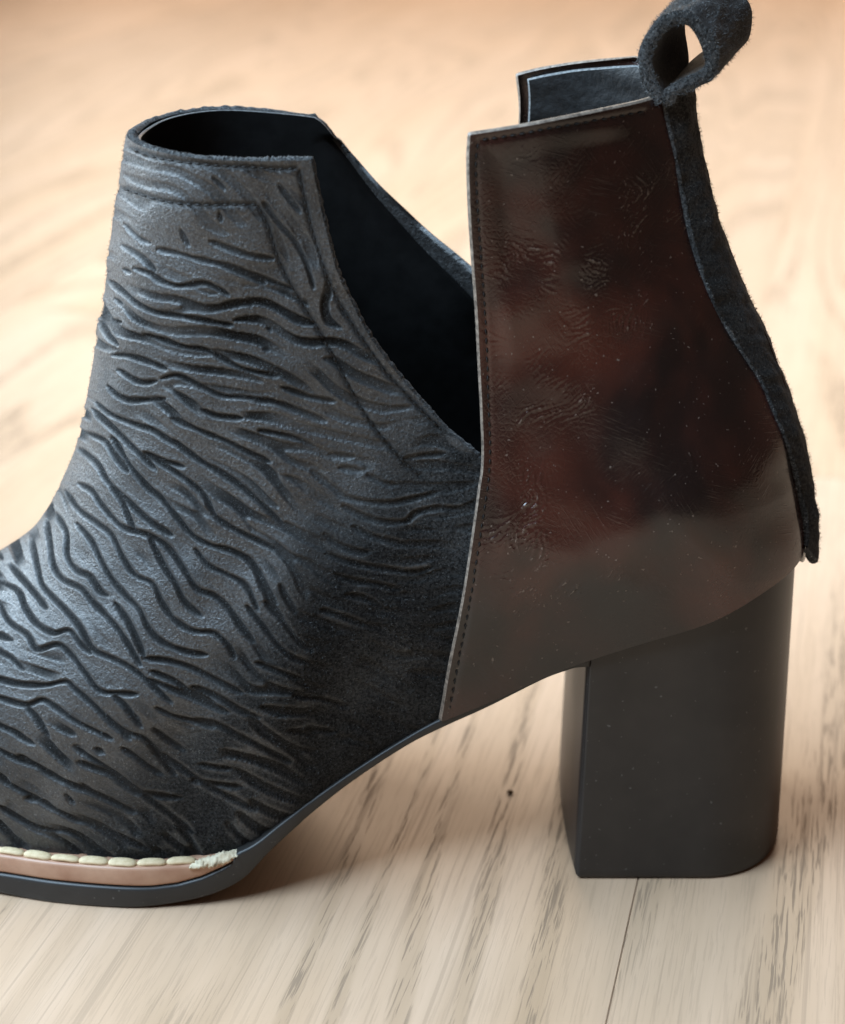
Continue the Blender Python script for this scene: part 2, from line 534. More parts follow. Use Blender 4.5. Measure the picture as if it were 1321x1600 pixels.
strokes += Z(0, 920, 3.885, [
    [(-40, 800), (0, 830), (90, 870), (150, 910), (210, 945)], [(-60, 950), (0, 980), (80, 1020), (150, 1050), (230, 1080), (300, 1130), (400, 1170), (470, 1190)],
    [(620, 760), (700, 830), (780, 880), (870, 910), (930, 970), (1000, 1060), (1060, 1130)],
    [(580, 970), (630, 1000)], [(480, 1050), (580, 1090), (680, 1130), (760, 1190), (850, 1250)], [(740, 970), (820, 1020), (900, 1080), (980, 1130)],
    [(690, 650), (760, 710), (820, 790), (860, 840)], [(-20, 1110), (60, 1180)], [(160, 1270), (260, 1290), (320, 1315)],
    [(500, 1180), (560, 1230), (640, 1280)], [(400, 1240), (450, 1290)], [(920, 500), (1060, 560), (1160, 630), (1300, 690)],
    [(950, 720), (1050, 770), (1160, 800), (1300, 840)], [(930, 850), (1030, 930), (1120, 990)], [(860, 1230), (960, 1250), (1100, 1270)]])
strokes += Z(400, 600, 3.669, [
    [(0, 100), (120, 110), (230, 150), (310, 180), (400, 215)], [(150, 20), (250, 55), (310, 75), (450, 100)], [(20, 265), (150, 290), (250, 320), (340, 360)],
    [(420, 405), (500, 415), (560, 420)], [(320, 500), (440, 590), (520, 650), (650, 675), (780, 680), (900, 660), (1040, 625)],
    [(500, 700), (620, 760), (750, 790), (860, 785), (920, 740), (1040, 715), (1180, 720)], [(560, 820), (660, 870), (780, 900), (860, 930)],
    [(390, 860), (470, 920), (580, 960), (650, 965)], [(400, 970), (500, 1010), (620, 1040), (760, 1060), (900, 1080), (1000, 1060)],
    [(450, 1090), (560, 1130), (700, 1150), (820, 1180)], [(520, 1210), (620, 1230), (720, 1280)], [(0, 1050), (60, 1150), (120, 1260)],
    [(140, 1150), (180, 1230), (230, 1310)], [(480, 480), (600, 500)], [(640, 520), (740, 570), (810, 580)], [(850, 430), (960, 410), (1080, 400)]])
strokes += Z(100, 120, 3.3025, [
    [(770, 520), (830, 580)], [(750, 850), (860, 890), (960, 920), (1080, 940)], [(480, 890), (590, 915), (680, 940), (770, 960), (900, 990), (1050, 1050), (1180, 1100)],
    [(600, 790), (640, 870)], [(800, 700), (812, 745)], [(1030, 650), (1110, 760), (1190, 850), (1250, 960), (1290, 1090)],
    [(1110, 560), (1180, 650), (1220, 700)], [(310, 760), (380, 830), (440, 860)], [(300, 870), (400, 930), (470, 1000)]])
strokes += Z(300, 940, 3.145, [
    [(150, 0), (230, 90), (310, 200)], [(270, 20), (350, 120), (420, 210), (490, 270), (570, 300)], [(360, 0), (440, 90), (520, 190), (590, 240)],
    [(0, 420), (130, 470), (250, 540), (330, 570)], [(320, 300), (420, 340), (540, 380)], [(0, 580), (120, 600), (220, 650), (350, 720), (480, 790)],
    [(640, 40), (760, 80), (860, 120)], [(40, 800), (190, 820)], [(0, 880), (240, 910)], [(500, 460), (640, 480), (760, 520)], [(560, 620), (700, 640)]])
strokes += [[(30, 1180), (90, 1215), (150, 1240), (210, 1270)], [(0, 1215), (60, 1250), (130, 1285)], [(120, 1170), (190, 1215), (250, 1260), (300, 1300)],
            [(0, 1260), (50, 1290), (90, 1300)], [(250, 1180), (330, 1230), (400, 1265)], [(150, 1290), (230, 1325)]]

GX0, GY0, GS, GW, GH = -520, 120, 2.0, 660, 670


def build_pattern():
    cov = np.zeros((GH, GW))
    oc, os_ = np.zeros((GH, GW)), np.zeros((GH, GW))
    pts, rad = [], []
    for l in strokes:
        ln = np.sum(np.hypot(*np.diff(np.array(l), axis=0).T))
        c = smooth_curve(l, max(4, int(ln / 1.2)))
        n = len(c)
        tt = np.linspace(0, 1, n)
        wob = np.interp(tt, np.linspace(0, 1, max(3, n // 14)), rng.uniform(0.75, 1.3, max(3, n // 14)))
        r = 3.9 * wob * np.clip(0.45 + np.minimum(tt, 1 - tt) * n * 1.2 / 16, 0.45, 1)
        dg = np.gradient(c, axis=0)
        th = np.arctan2(dg[:, 1], dg[:, 0])
        gi = ((c[:, 0] - GX0) / GS).astype(int)
        gj = ((c[:, 1] - GY0) / GS).astype(int)
        ok = (gi >= 0) & (gi < GW) & (gj >= 0) & (gj < GH)
        np.add.at(oc, (gj[ok], gi[ok]), np.cos(2 * th[ok]))
        np.add.at(os_, (gj[ok], gi[ok]), np.sin(2 * th[ok]))
        np.add.at(cov, (gj[ok], gi[ok]), 1.0)
        pts.append(c)
        rad.append(r)
    pts, rad = np.vstack(pts), np.concatenate(rad)
    # groove depth field of the traced strokes: signed distance to swept discs
    sd = np.full((GH, GW), 99.0)
    K = 6
    for (x, y), r in zip(pts, rad):
        i, j = int((x - GX0) / GS), int((y - GY0) / GS)
        if i < K or j < K or i >= GW - K or j >= GH - K:
            continue
        yy, xx = np.mgrid[j - K:j + K + 1, i - K:i + K + 1]
        d = np.hypot(xx * GS + GX0 - x, yy * GS + GY0 - y) - r
        sl = sd[j - K:j + K + 1, i - K:i + K + 1]
        np.minimum(sl, d, out=sl)
    traced = 1 - sstep(-1.6, 1.4, sd)
    th0 = math.radians(24)
    C = gauss_fft(oc, 14) + 0.05 * gauss_fft(oc, 60) + 1e-5 * math.cos(2 * th0)
    S = gauss_fft(os_, 14) + 0.05 * gauss_fft(os_, 60) + 1e-5 * math.sin(2 * th0)
    th = 0.5 * np.arctan2(S, C)
    wig = gauss_fft(rng.normal(size=(GH, GW)), 9)
    th = th + 0.35 * wig / wig.std() * 0.6
    dx, dy = np.cos(th), np.sin(th)
    n = rng.normal(size=(GH, GW))
    jj, ii = np.mgrid[0:GH, 0:GW].astype(float)
    paths = []
    for sg in (1, -1):
        x, y = ii.copy(), jj.copy()
        for k in range(9):
            a, b = np.clip(y, 0, GH - 1).astype(int), np.clip(x, 0, GW - 1).astype(int)
            x, y = x + sg * dx[a, b] * 1.4, y + sg * dy[a, b] * 1.4
            paths.append(np.clip(np.rint(y), 0, GH - 1).astype(int) * GW + np.clip(np.rint(x), 0, GW - 1).astype(int))
    for it in range(9):
        acc = n.copy()
        fl = n.ravel()
        for p in paths:
            acc += fl[p]
        n = gauss_fft(acc, 2.2) - gauss_fft(acc, 5.0)
        n = np.tanh(1.6 * n / n.std())
    proc = sstep(0.28, 0.75, n)
    dens = gauss_fft((sd < 3).astype(float), 9)
    proc *= 1 - sstep(0.16, 0.42, dens)
    brk = gauss_fft(rng.normal(size=(GH, GW)), 12)
    proc *= sstep(-0.9, 0.1, brk / brk.std())
    jy, ix = np.mgrid[0:GH, 0:GW] * GS
    X, Y = ix + GX0, jy + GY0
    right = sstep(400, 520, X) * sstep(520, 700, Y)
    high = sstep(480, 360, Y)
    proc *= (1 - 0.45 * right) * (1 - 0.5 * high)
    lowr = sstep(0, 320, X + (Y - 1180) * 0.9 - 60) * sstep(1000, 1150, Y)
    both = np.maximum(traced, proc)
    depth = both * (1 - 0.25 * high) * (1 - 0.25 * right)
    shade = both * (1 - 0.45 * high) * (1 - 0.75 * right) * (1 - 0.45 * lowr)
    return depth, shade


PAT, PATM = build_pattern()


def sample(img, px, py, x0=GX0, y0=GY0, s=GS):
    h, w = img.shape
    x = np.clip((px - x0) / s, 0, w - 1.001)
    y = np.clip((py - y0) / s, 0, h - 1.001)
    i, j = x.astype(int), y.astype(int)
    fx, fy = x - i, y - j
    return (img[j, i] * (1 - fx) * (1 - fy) + img[j, i + 1] * fx * (1 - fy)
            + img[j + 1, i] * (1 - fx) * fy + img[j + 1, i + 1] * fx * fy)


# ------------------------------------------------------------------ the boot
boot = bpy.data.objects.new('ankle_boot', None)
col.objects.link(boot)
boot.location = (0, 0, 0)
boot['label'] = 'black suede and glossy brown leather ankle boot with block heel on wood floor'
boot['category'] = 'boot'

STITCH_DENTS = []


def rim_rows(outer, inner, outdir, bul, n=5):
    rows = []
    for k in range(n):
        t = k / (n - 1)
        rows.append(outer * (1 - t) + inner * t + outdir * (bul * math.sin(math.pi * t))[..., None] if isinstance(bul, np.ndarray)
                    else outer * (1 - t) + inner * t + outdir * bul * math.sin(math.pi * t))
    return np.stack(rows, 0)


def unit(v):
    return v / np.maximum(np.linalg.norm(v, axis=-1, keepdims=True), 1e-12)


def boundary(G):
    """col 0 upward, top row, last col downward; and outward directions"""
    pts = np.vstack([G[:-1, 0], G[-1, :], G[-2::-1, -1]])
    dr = np.vstack([unit(G[:-1, 0] - G[:-1, 2]), unit(G[-1, :] - G[-3, :]), unit(G[-2::-1, -1] - G[-2::-1, -3])])
    c1, c2 = G.shape[0] - 1, G.shape[0] - 1 + G.shape[1] - 1
    dr[c1] = unit(dr[c1 - 2] + dr[c1 + 2])
    dr[c2] = unit(dr[c2 - 2] + dr[c2 + 2])
    return pts, dr


# ---- vamp panels in side view
near_edge = edge([(700, 1122), (722, 1010), (745, 880), (758, 760), (750, 716), (700, 672), (650, 618), (610, 570), (573, 518), (548, 470),
                  (527, 425), (512, 370), (500, 320), (492, 280), (486, 250)], -1, 400)
far_edge = edge([(760, 1096), (790, 980), (812, 850), (815, 700), (812, 600), (790, 522), (747, 470), (682, 405), (640, 358), (600, 312),
                 (560, 258), (530, 220), (508, 192), (492, 180)], 1, 400)
x0n, x0f = near_edge[0][0], far_edge[0][0]
NV, NN, NF = 620, 520, 90
vs = np.linspace(0, 1, NV)
FR_up = FRONT[::-1]


def vamp_side(rear, side, nu, off=0.0):
    s = np.linspace(0, 1, nu)
    us = 1 - (1 - s) ** 1.75
    bt = cut(FE, rear[0][0], FRONT[-1][0])
    bt[0], bt[-1] = rear[0], FRONT[-1]
    n = 60
    tp = np.stack([np.linspace(rear[-1][0], FR_up[-1][0], n), np.linspace(rear[-1][1], FR_up[-1][1], n)], 1)
    if side > 0:
        tp[:, 1] += 0.0012 * np.sin(np.linspace(0, math.pi, n))
    else:
        tp[:, 1] -= 0.0008 * np.sin(np.linspace(0, math.pi, n))
    return side3(coons(bt, tp, rear, FR_up, us, vs), side, off)


Gn = vamp_side(near_edge, -1, NN)
Gf = vamp_side(far_edge, 1, NF)
Gv = np.concatenate([Gn, Gf[:, ::-1][:, 1:]], 1)
Nv_ = grid_normals(Gv)
if np.mean(Nv_[:, :50, 1]) > 0:
    Nv_ = -Nv_
    vflip = True
else:
    vflip = False
px, py = project(Gv.reshape(-1, 3))
groove = sample(PAT, px, py).reshape(Gv.shape[:2])
far_mask = np.zeros(Gv.shape[1]); far_mask[NN:] = 1
# plain margin along the cut edge and the collar
edge_px = np.array([(750, 716), (650, 618), (573, 518), (527, 425), (500, 320), (486, 250), (200, 222)], float)
pf = np.stack([px, py], 1)
dm = dist_poly(pf, edge_px).reshape(Gv.shape[:2])
mg = sstep(8, 26, dm)
groove *= mg
matg = sample(PATM, px, py).reshape(Gv.shape[:2]) * mg
# stitch rows on the vamp (photo pixels)
rows_v = [smooth_curve([(204, 232), (235, 244), (280, 253), (340, 259), (400, 262), (440, 265), (466, 262)], 200),
          smooth_curve([(468, 268), (474, 300), (484, 345), (500, 400), (516, 446), (540, 490), (566, 530), (600, 578), (640, 622), (690, 672)], 260),
          smooth_curve([(190, 294), (230, 308), (270, 317), (320, 321), (370, 320), (402, 321)], 200),
          smooth_curve([(404, 324), (418, 350), (430, 390), (444, 425), (468, 468), (500, 520), (530, 574), (560, 630), (590, 675), (625, 715), (660, 748)], 260)]
dent = np.zeros_like(groove)
for r in rows_v:
    d = dist_poly(pf, r[::4]).reshape(Gv.shape[:2])
    dent = np.maximum(dent, np.exp(-(d / 4.0) ** 2))
dent[:, NN:] = 0
lump = gauss_fft(rng.normal(size=(GH, GW)), 12)
lump = sample(lump / lump.std(), px, py).reshape(groove.shape)
ridge_lift = np.clip(sample(gauss_fft(PAT, 3.2), px, py).reshape(groove.shape) - groove, 0, 1)
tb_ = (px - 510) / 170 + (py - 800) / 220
burn_shade = (1 - sstep(-0.5, 1.0, tb_)).reshape(groove.shape)  # painted shade: suede made darker and duller toward the lower rear
burn_shade = np.maximum(burn_shade, 0.62 * sstep(0.10, 0.26, ridge_lift))
Pv = Gv + (1 - far_mask)[None, :, None] * Nv_ * (-0.00070 * groove + 0.00045 * ridge_lift - 0.0005 * dent + 0.00022 * lump)[..., None]
inner = Gv - Nv_ * 0.0022
bo, bd = boundary(Pv)
bi, _ = boundary(inner)
rr = rim_rows(bo, bi, bd, 0.0007)
nb = len(bo)
rj = gauss_fft(rng.normal(size=(5, nb)), 0.9); rj /= rj.std()
rr[1:4] += bd[None] * (0.0001 * rj[1:4])[..., None]
V = np.vstack([Pv.reshape(-1, 3), rr.reshape(-1, 3)])
F1 = grid_faces(*Pv.shape[:2], flip=vflip)
F2 = grid_faces(5, nb, base=Pv.shape[0] * Pv.shape[1], flip=not vflip)
vamp = link_mesh('vamp', V, np.vstack([F1, F2]), [M_suede, M_rim], boot,
                 mat_idx=np.r_[np.zeros(len(F1)), np.ones(len(F2))],
                 attrs={'burnish_shade': np.r_[burn_shade.ravel(), np.zeros(rr.shape[0] * nb)], 'groove': np.r_[np.maximum(matg, dent * .6).ravel(), np.zeros(rr.shape[0] * nb)]})
# lining of the vamp
Li = Gv[::6, ::4] - Nv_[::6, ::4] * 0.0032
Lo = Gv[::6, ::4] - Nv_[::6, ::4] * 0.0022
b1, d1 = boundary(Lo)
b2, _ = boundary(Li)
rl = rim_rows(b1 - d1 * 0.0002, b2, d1, 0.0003)
FL1 = grid_faces(*Li.shape[:2], flip=not vflip)
FL2 = grid_faces(5, len(b1), base=Li.shape[0] * Li.shape[1], flip=not vflip)
link_mesh('lining', np.vstack([Li.reshape(-1, 3), rl.reshape(-1, 3)]), np.vstack([FL1, FL2]), [M_lining, M_edge], vamp,
          mat_idx=np.r_[np.zeros(len(FL1)), np.ones(len(FL2))])

# ---- heel counter
cf_near = edge([(690, 1122), (704, 1040), (722, 950), (738, 850), (750, 765), (756, 715), (754, 640), (750, 560), (746, 480), (740, 400), (735, 320),
                (733, 250), (735, 209)], -1, 260)
cf_far = edge([(760, 1095), (790, 980), (805, 850), (806, 700), (805, 560), (806, 440), (808, 330), (812, 220), (814, 160), (810, 118)], 1, 260)
B_up = BACK[::-1]
MV, MN, MF = 480, 420, 80
vs2 = np.linspace(0, 1, MV)


def counter_side(front, side, nu):
    s = np.linspace(0, 1, nu)
    us = 1 - (1 - s) ** 1.6
    bt = cut(FE, front[0][0], B_up[0][0])
    bt[0], bt[-1] = front[0], B_up[0]
    n = 60
    if side < 0:
        tp2 = edge([(735, 209), (800, 199), (870, 186), (940, 172), (1000, 159), (1030, 150)], side, 50)
    else:
        tp2 = edge([(810, 118), (860, 107), (920, 99), (1000, 93)], side, 50)
    tp = resample(np.vstack([tp2, B_up[-1:]]), n)
    P = coons(bt, tp, front, B_up, us, vs2)
    db = dist_poly(P.reshape(-1, 2), BACK).reshape(P.shape[:2])
    G = side3(P, side, 0)
    G[..., 1] += side * 0.0016 * np.clip(db / 0.004, 0.02, 1)
    return G


Cn = counter_side(cf_near, -1, MN)
Cf = counter_side(cf_far, 1, MF)
Gc = np.concatenate([Cn, Cf[:, ::-1][:, 1:]], 1)
Nc = grid_normals(Gc)
cflip = np.mean(Nc[:, :50, 1]) > 0
if cflip:
    Nc = -Nc
cpx, cpy = project(Gc.reshape(-1, 3))
cp = np.stack([cpx, cpy], 1)

# fine creases of the leather: clusters (centre, radii, direction in degrees, strength)
CX0, CY0, CS, CW, CH = 660, 100, 1.5, 430, 680


def build_creases():
    jj, ii = np.mgrid[0:CH, 0:CW].astype(float)
    X, Y = ii * CS + CX0, jj * CS + CY0
    cl = [((870, 420), (115, 60), 28, 1.0), ((1040, 475), (80, 24), -8, 0.8), ((850, 620), (110, 50), -32, 0.9), ((822, 850), (42, 100), 112, 1.25),
          ((900, 905), (85, 28), -18, 1.0), ((770, 850), (30, 40), -25, 0.9), ((1010, 340), (80, 110), 118, 0.55), ((960, 520), (70, 50), -30, 0.9),
          ((800, 520), (60, 40), 30, 0.7), ((1090, 690), (60, 60), 100, 0.45), ((860, 250), (110, 40), 110, 0.35)]
    C, S, Wt = np.full((CH, CW), .02), np.zeros((CH, CW)), np.zeros((CH, CW))
    for (cx, cy), (rx, ry), a, w in cl:
        g = np.exp(-((X - cx) / rx) ** 2 - ((Y - cy) / ry) ** 2)
        C += g * math.cos(math.radians(2 * a)); S += g * math.sin(math.radians(2 * a))
        Wt = np.maximum(Wt, g * w)
    wig = gauss_fft(rng.normal(size=(CH, CW)), 8)
    th = 0.5 * np.arctan2(S, C) + 0.5 * wig / wig.std()
    dx, dy = np.cos(th), np.sin(th)
    paths = []
    for sg in (1, -1):
        x, y = ii.copy(), jj.copy()
        for k in range(10):
            a, b = np.clip(y, 0, CH - 1).astype(int), np.clip(x, 0, CW - 1).astype(int)
            x, y = x + sg * dx[a, b] * 1.5, y + sg * dy[a, b] * 1.5
            paths.append(np.clip(np.rint(y), 0, CH - 1).astype(int) * CW + np.clip(np.rint(x), 0, CW - 1).astype(int))
    n = rng.normal(size=(CH, CW))
    acc = n.copy(); fl = n.ravel()
    for p in paths[:5] + paths[10:15]:
        acc += fl[p]
    n = gauss_fft(acc, 0.6) - gauss_fft(acc, 2.2)
    n = np.clip(n / n.std(), -1.6, 2.4)
    brk = gauss_fft(rng.normal(size=(CH, CW)), 10)
    m = np.clip(Wt * sstep(-0.8, 0.8, brk / brk.std()) * 1.25, 0, 1.2)
    return n * m, m


CRE, CRM = build_creases()
cr = sample(CRE, cpx, cpy, CX0, CY0, CS).reshape(Gc.shape[:2])
cr[:, MN:] = 0
# slow dents and waves of the worn leather
wv = gauss_fft(rng.normal(size=(CH, CW)), 34); wv /= wv.std()
wv2 = gauss_fft(rng.normal(size=(CH, CW)), 13); wv2 /= wv2.std()
wav = sample(wv, cpx, cpy, CX0, CY0, CS).reshape(Gc.shape[:2])
wav2 = sample(wv2, cpx, cpy, CX0, CY0, CS).reshape(Gc.shape[:2])
soft = sstep(1000, 850, cpy).reshape(Gc.shape[:2])
rows_c = [smooth_curve([(748, 222), (744, 260), (747, 330), (752, 400), (757, 470), (761, 550), (764, 640), (766, 715), (761, 770), (749, 850), (733, 950),
                        (716, 1040), (703, 1108)], 400),
          smooth_curve([(752, 219), (800, 212), (860, 201), (930, 189), (990, 178), (1012, 174)], 200)]
cdent = np.zeros(Gc.shape[:2])
for r in rows_c:
    d = dist_poly(cp, r[::4]).reshape(Gc.shape[:2])
    cdent = np.maximum(cdent, np.exp(-(d / 4.5) ** 2))
cdent[:, MN:] = 0
soft = soft * sstep(8, 45, np.minimum(dist_poly(cp, rows_c[0][::8]), dist_poly(cp, rows_c[1][::8])).reshape(Gc.shape[:2]))
nearc = np.zeros(Gc.shape[1]); nearc[:MN] = 1
disp = 0.00008 * cr + (0.00042 * wav + 0.00010 * wav2) * soft * nearc - 0.00028 * cdent
Pc = Gc + Nc * disp[..., None]
innc = Gc - Nc * 0.0016
bo, bd = boundary(Pc)
bi, _ = boundary(innc)
rr = rim_rows(bo, bi, bd, 0.0006)
F1 = grid_faces(*Pc.shape[:2], flip=cflip)
F2 = grid_faces(5, len(bo), base=Pc.shape[0] * Pc.shape[1], flip=not cflip)
counter = link_mesh('heel_counter', np.vstack([Pc.reshape(-1, 3), rr.reshape(-1, 3)]), np.vstack([F1, F2]), [M_leather, M_cedge], boot,
                    mat_idx=np.r_[np.zeros(len(F1)), np.ones(len(F2))],
                    attrs={'crease': np.r_[np.clip(cr, 0, 1).ravel(), np.zeros(rr.shape[0] * len(bo))]})
k1, k2 = 6, 5
dn = 0.0004 * np.clip(sample(wv2, cpx * 1.0, cpy * 3.0 - 200, CX0, CY0, CS).reshape(Gc.shape[:2]), -2, 2)
dbc = dist_poly(Gc[..., [0, 2]].reshape(-1, 2), BACK).reshape(Gc.shape[:2])


def inset(th):
    L = Gc.copy()
    near_r = np.exp(-dbc / 0.004)
    L[..., 1] = np.sign(Gc[..., 1]) * np.maximum(np.abs(Gc[..., 1]) - th, 0.0001)
    L[..., 0] -= 0.004 * near_r
    return L[::k1, ::k2]


Li, Lo = inset(0.0030 + dn), inset(0.0016)
b1, d1 = boundary(Lo)
b2, _ = boundary(Li)
rl = rim_rows(b1, b2, d1, 0.0004)
FL1 = grid_faces(*Li.shape[:2], flip=not cflip)
FL2 = grid_faces(5, len(b1), base=Li.shape[0] * Li.shape[1], flip=not cflip)
link_mesh('lining', np.vstack([Li.reshape(-1, 3), rl.reshape(-1, 3)]), np.vstack([FL1, FL2]), [M_clining, M_edge], counter,
          mat_idx=np.r_[np.zeros(len(FL1)), np.ones(len(FL2))])

# ---- suede strip over the back seam
st_near = edge([(1247, 868), (1255, 842), (1253, 800), (1238, 732), (1214, 662), (1184, 592), (1140, 522), (1106, 462), (1081, 382), (1061, 292),
                (1044, 210), (1034, 152)], -1, 200)
TV, TN = 300, 36
vs3 = np.linspace(0.022, 1, TV)
Bs = resample(np.vstack([[(BACK[-1][0] + .0004, BACK[-1][1] - .0005)], B_up]), 200)


Bt2 = np.gradient(Bs, axis=0)
Bn2 = unit(np.stack([Bt2[:, 1], -Bt2[:, 0]], 1))     # outward in the side view
Bn2 = np.stack([np.interp(vs3, np.linspace(0, 1, 200), Bn2[:, k]) for k in (0, 1)], 1)


def strip_side(side):
    s = np.linspace(0, 1, TN)
    us = 1 - (1 - s) ** 1.7
    bt = resample([st_near[0], Bs[0]], 10)
    tp = resample([st_near[-1], Bs[-1]], 10)
    P = coons(bt, tp, st_near, Bs, us, vs3)
    G = side3(P, side, 0.0)
    k = 0.0008 + 0.0016 * sstep(0, 0.5, us)
    G[..., 0] += Bn2[:, None, 0] * k[None]
    G[..., 2] += Bn2[:, None, 1] * k[None]
    G[..., 1] += side * 0.0022 * sstep(1.0, 0.85, us)[None]
    return G


Sn, Sf = strip_side(-1), strip_side(1)
Gs = np.concatenate([Sn, Sf[:, ::-1][:, 1:]], 1)
Ns = grid_normals(Gs)
sflip = np.mean(Ns[:, :10, 1]) > 0
if sflip:
    Ns = -Ns
jit = gauss_fft(rng.normal(size=Gs.shape[:2]), 2.5); jit /= jit.std()
jit2 = gauss_fft(rng.normal(size=Gs.shape[:2]), 7); jit2 /= jit2.std()
ov = np.concatenate([np.linspace(0, 1, TN), np.linspace(1, 0, TN)[1:]])
Ps = Gs + Ns * (0.0006 - 0.0004 * np.exp(-ov / 0.12)[None, :] + 0.00012 * jit + 0.0001 * jit2)[..., None]
inn = Gs - Ns * 0.0016
bo, bd = boundary(Ps)
bi, _ = boundary(inn)
rr = rim_rows(bo, bi, bd, 0.0007)
F1 = grid_faces(*Ps.shape[:2], flip=sflip)
F2 = grid_faces(5, len(bo), base=Ps.shape[0] * Ps.shape[1], flip=not sflip)
# bottom edge closed too
bb = rim_rows(Ps[0], inn[0], unit(Ps[0] - Ps[2]), 0.0006)
F3 = grid_faces(5, Ps.shape[1], base=Ps.shape[0] * Ps.shape[1] + 5 * len(bo), flip=sflip)
strip = link_mesh('back_strip', np.vstack([Ps.reshape(-1, 3), rr.reshape(-1, 3), bb.reshape(-1, 3)]), np.vstack([F1, F2, F3]), [M_strip, M_rim], boot,
                  mat_idx=np.r_[np.zeros(len(F1)), np.ones(len(F2) + len(F3))])

# ---- pull loop
ring = smooth_curve([(1034, 160), (1016, 128), (1009, 100), (1013, 72), (1030, 44), (1056, 27), (1082, 31), (1099, 52), (1110, 80), (1113, 102),
                     (1100, 119), (1074, 131), (1048, 146), (1036, 158)], 150)
LN = 30
rows_o, rows_i = [], []
cen = ring.mean(0)
for k in range(LN):
    t = k / (LN - 1)
    Y = -0.0125 + 0.026 * t
    wig = np.array([46 * t + 6 * t * t, -58 * t + 4 * math.sin(t * 3)])
    c = ring + wig * np.array([1, 1])
    # neck stays near the strip
    pull = np.exp(-np.linspace(0, 1, 150) / 0.05) + np.exp(-np.linspace(1, 0, 150) / 0.05)
    c = c - wig[None, :] * np.clip(pull, 0, 1)[:, None] * 0.55
    P = np.array([at(a, b, Y) for a, b in c])
    tg = np.gradient(P, axis=0)
    nrm = unit(np.cross(tg, np.array([0, 1.0, 0])[None, :]))
    rows_o.append(P + nrm * 0.0016)
    rows_i.append(P - nrm * 0.0016)
RO, RI = np.array(rows_o), np.array(rows_i)
jl = gauss_fft(rng.normal(size=RO.shape[:2]), 3.0); jl /= jl.std()
RO = RO + (RO - RI) * 0.08 * jl[..., None]
cno = np.array([at(cen[0], cen[1], -0.0125)])
r0 = rim_rows(RO[0], RI[0], np.array([0, -1.0, 0])[None, :] * np.ones((150, 1)), 0.0005)
r1 = rim_rows(RO[-1], RI[-1], np.array([0, 1.0, 0])[None, :] * np.ones((150, 1)), 0.0005)
n0 = LN * 150
FA = grid_faces(LN, 150)
FB = grid_faces(LN, 150, base=n0, flip=True)
FC = grid_faces(5, 150, base=2 * n0)
FD = grid_faces(5, 150, base=2 * n0 + 750)
loop = link_mesh('pull_loop', np.vstack([RO.reshape(-1, 3), RI.reshape(-1, 3), r0.reshape(-1, 3), r1.reshape(-1, 3)]), np.vstack([FA, FB, FC, FD]),
                 [M_strip, M_rim], boot, mat_idx=np.r_[np.zeros(len(FA) + len(FB)), np.ones(len(FC) + len(FD))])

# ---- heel block
bx0, bx1 = 0.0388, 0.0945
zs_h = np.linspace(0, 1, 40)


def heel_loop(k, n=96):
    """plan outline at height fraction k (0 floor, 1 seat)"""
    x0 = 0.0388 + 0.0016 * k
    x1 = 0.0945 - 0.0006 * k
    hw = 0.0317 - 0.0018 * k
    xc = 0.0705 - 0.002 * k
    pts = []
    for y in np.linspace(hw - 0.0009, -hw + 0.0009, 15):
        pts.append((x0 - 0.0013 * (1 - (y / hw) ** 2), y))
    for a in np.linspace(0, math.pi / 2, 5):
        pts.append((x0 + 0.0009 - 0.0009 * math.cos(a), -hw + 0.0009 - 0.0009 * math.sin(a)))
    for x in np.linspace(x0 + 0.004, xc, 18):
        pts.append((x, -hw))
    for a in np.linspace(0, math.pi, 46)[1:-1]:
        pts.append((xc + (x1 - xc) * math.sin(a) ** 0.92, -hw * math.cos(a)))
    for x in np.linspace(xc, x0 + 0.004, 18):
        pts.append((x, hw))
    for a in np.linspace(math.pi / 2, 0, 5):
        pts.append((x0 + 0.0009 - 0.0009 * math.cos(a), hw - 0.0009 + 0.0009 * math.sin(a)))
    return np.array(pts)


rowsH = []
for k in zs_h:
    p = heel_loop(k)
    zt = zfeather(np.clip(p[:, 0], 0.03, 0.0945)) + 0.0015
    rowsH.append(np.stack([p[:, 0], p[:, 1], 0.0012 + (zt - 0.0012) * k], 1))
p0 = heel_loop(0)
cx = np.array([0.066, 0.0])
r_b = [np.stack([cx[0] + (p0[:, 0] - cx[0]) * f, cx[1] + (p0[:, 1] - cx[1]) * f, np.full(len(p0), z)], 1) for f, z in ((0.965, 0.0002), (0.988, 0.0004), (0.998, 0.0009))]
rowsH = np.array(r_b + rowsH)
nH = rowsH.shape[1]
VH = rowsH.reshape(-1, 3)
FH = []
for r in range(rowsH.shape[0] - 1):
    for c in range(nH):
        d = (c + 1) % nH
        FH.append((r * nH + c, r * nH + d, (r + 1) * nH + d, (r + 1) * nH + c))
FH.append(tuple(range(nH))[::-1])
FH.append(tuple(range((rowsH.shape[0] - 1) * nH, rowsH.shape[0] * nH)))
link_mesh('heel_block', VH, FH, M_heel, boot)

# ---- outsole: thick under the forefoot, thin up the waist
sole_bot_px = [(385, 1370), (420, 1333), (460, 1296), (500, 1262), (560, 1216), (640, 1164), (690, 1139), (760, 1107), (850, 1062), (900, 1044)]
sb = [(-0.166, 0.010), (-0.150, 0.0065), (-0.130, 0.0028), (-0.110, 0.0008), (-0.095, 0.0), (-0.075, 0.0001), (-0.065, 0.0006), (-0.055, 0.0020), (-0.0485, 0.0040)]
for p in sole_bot_px:
    Y = -0.035
    for _ in range(6):
        q = at(*p, Y)
        Y = -float(wsole(q[0]))
    sb.append((q[0], q[2]))
SB = smooth_curve(sb, 160)


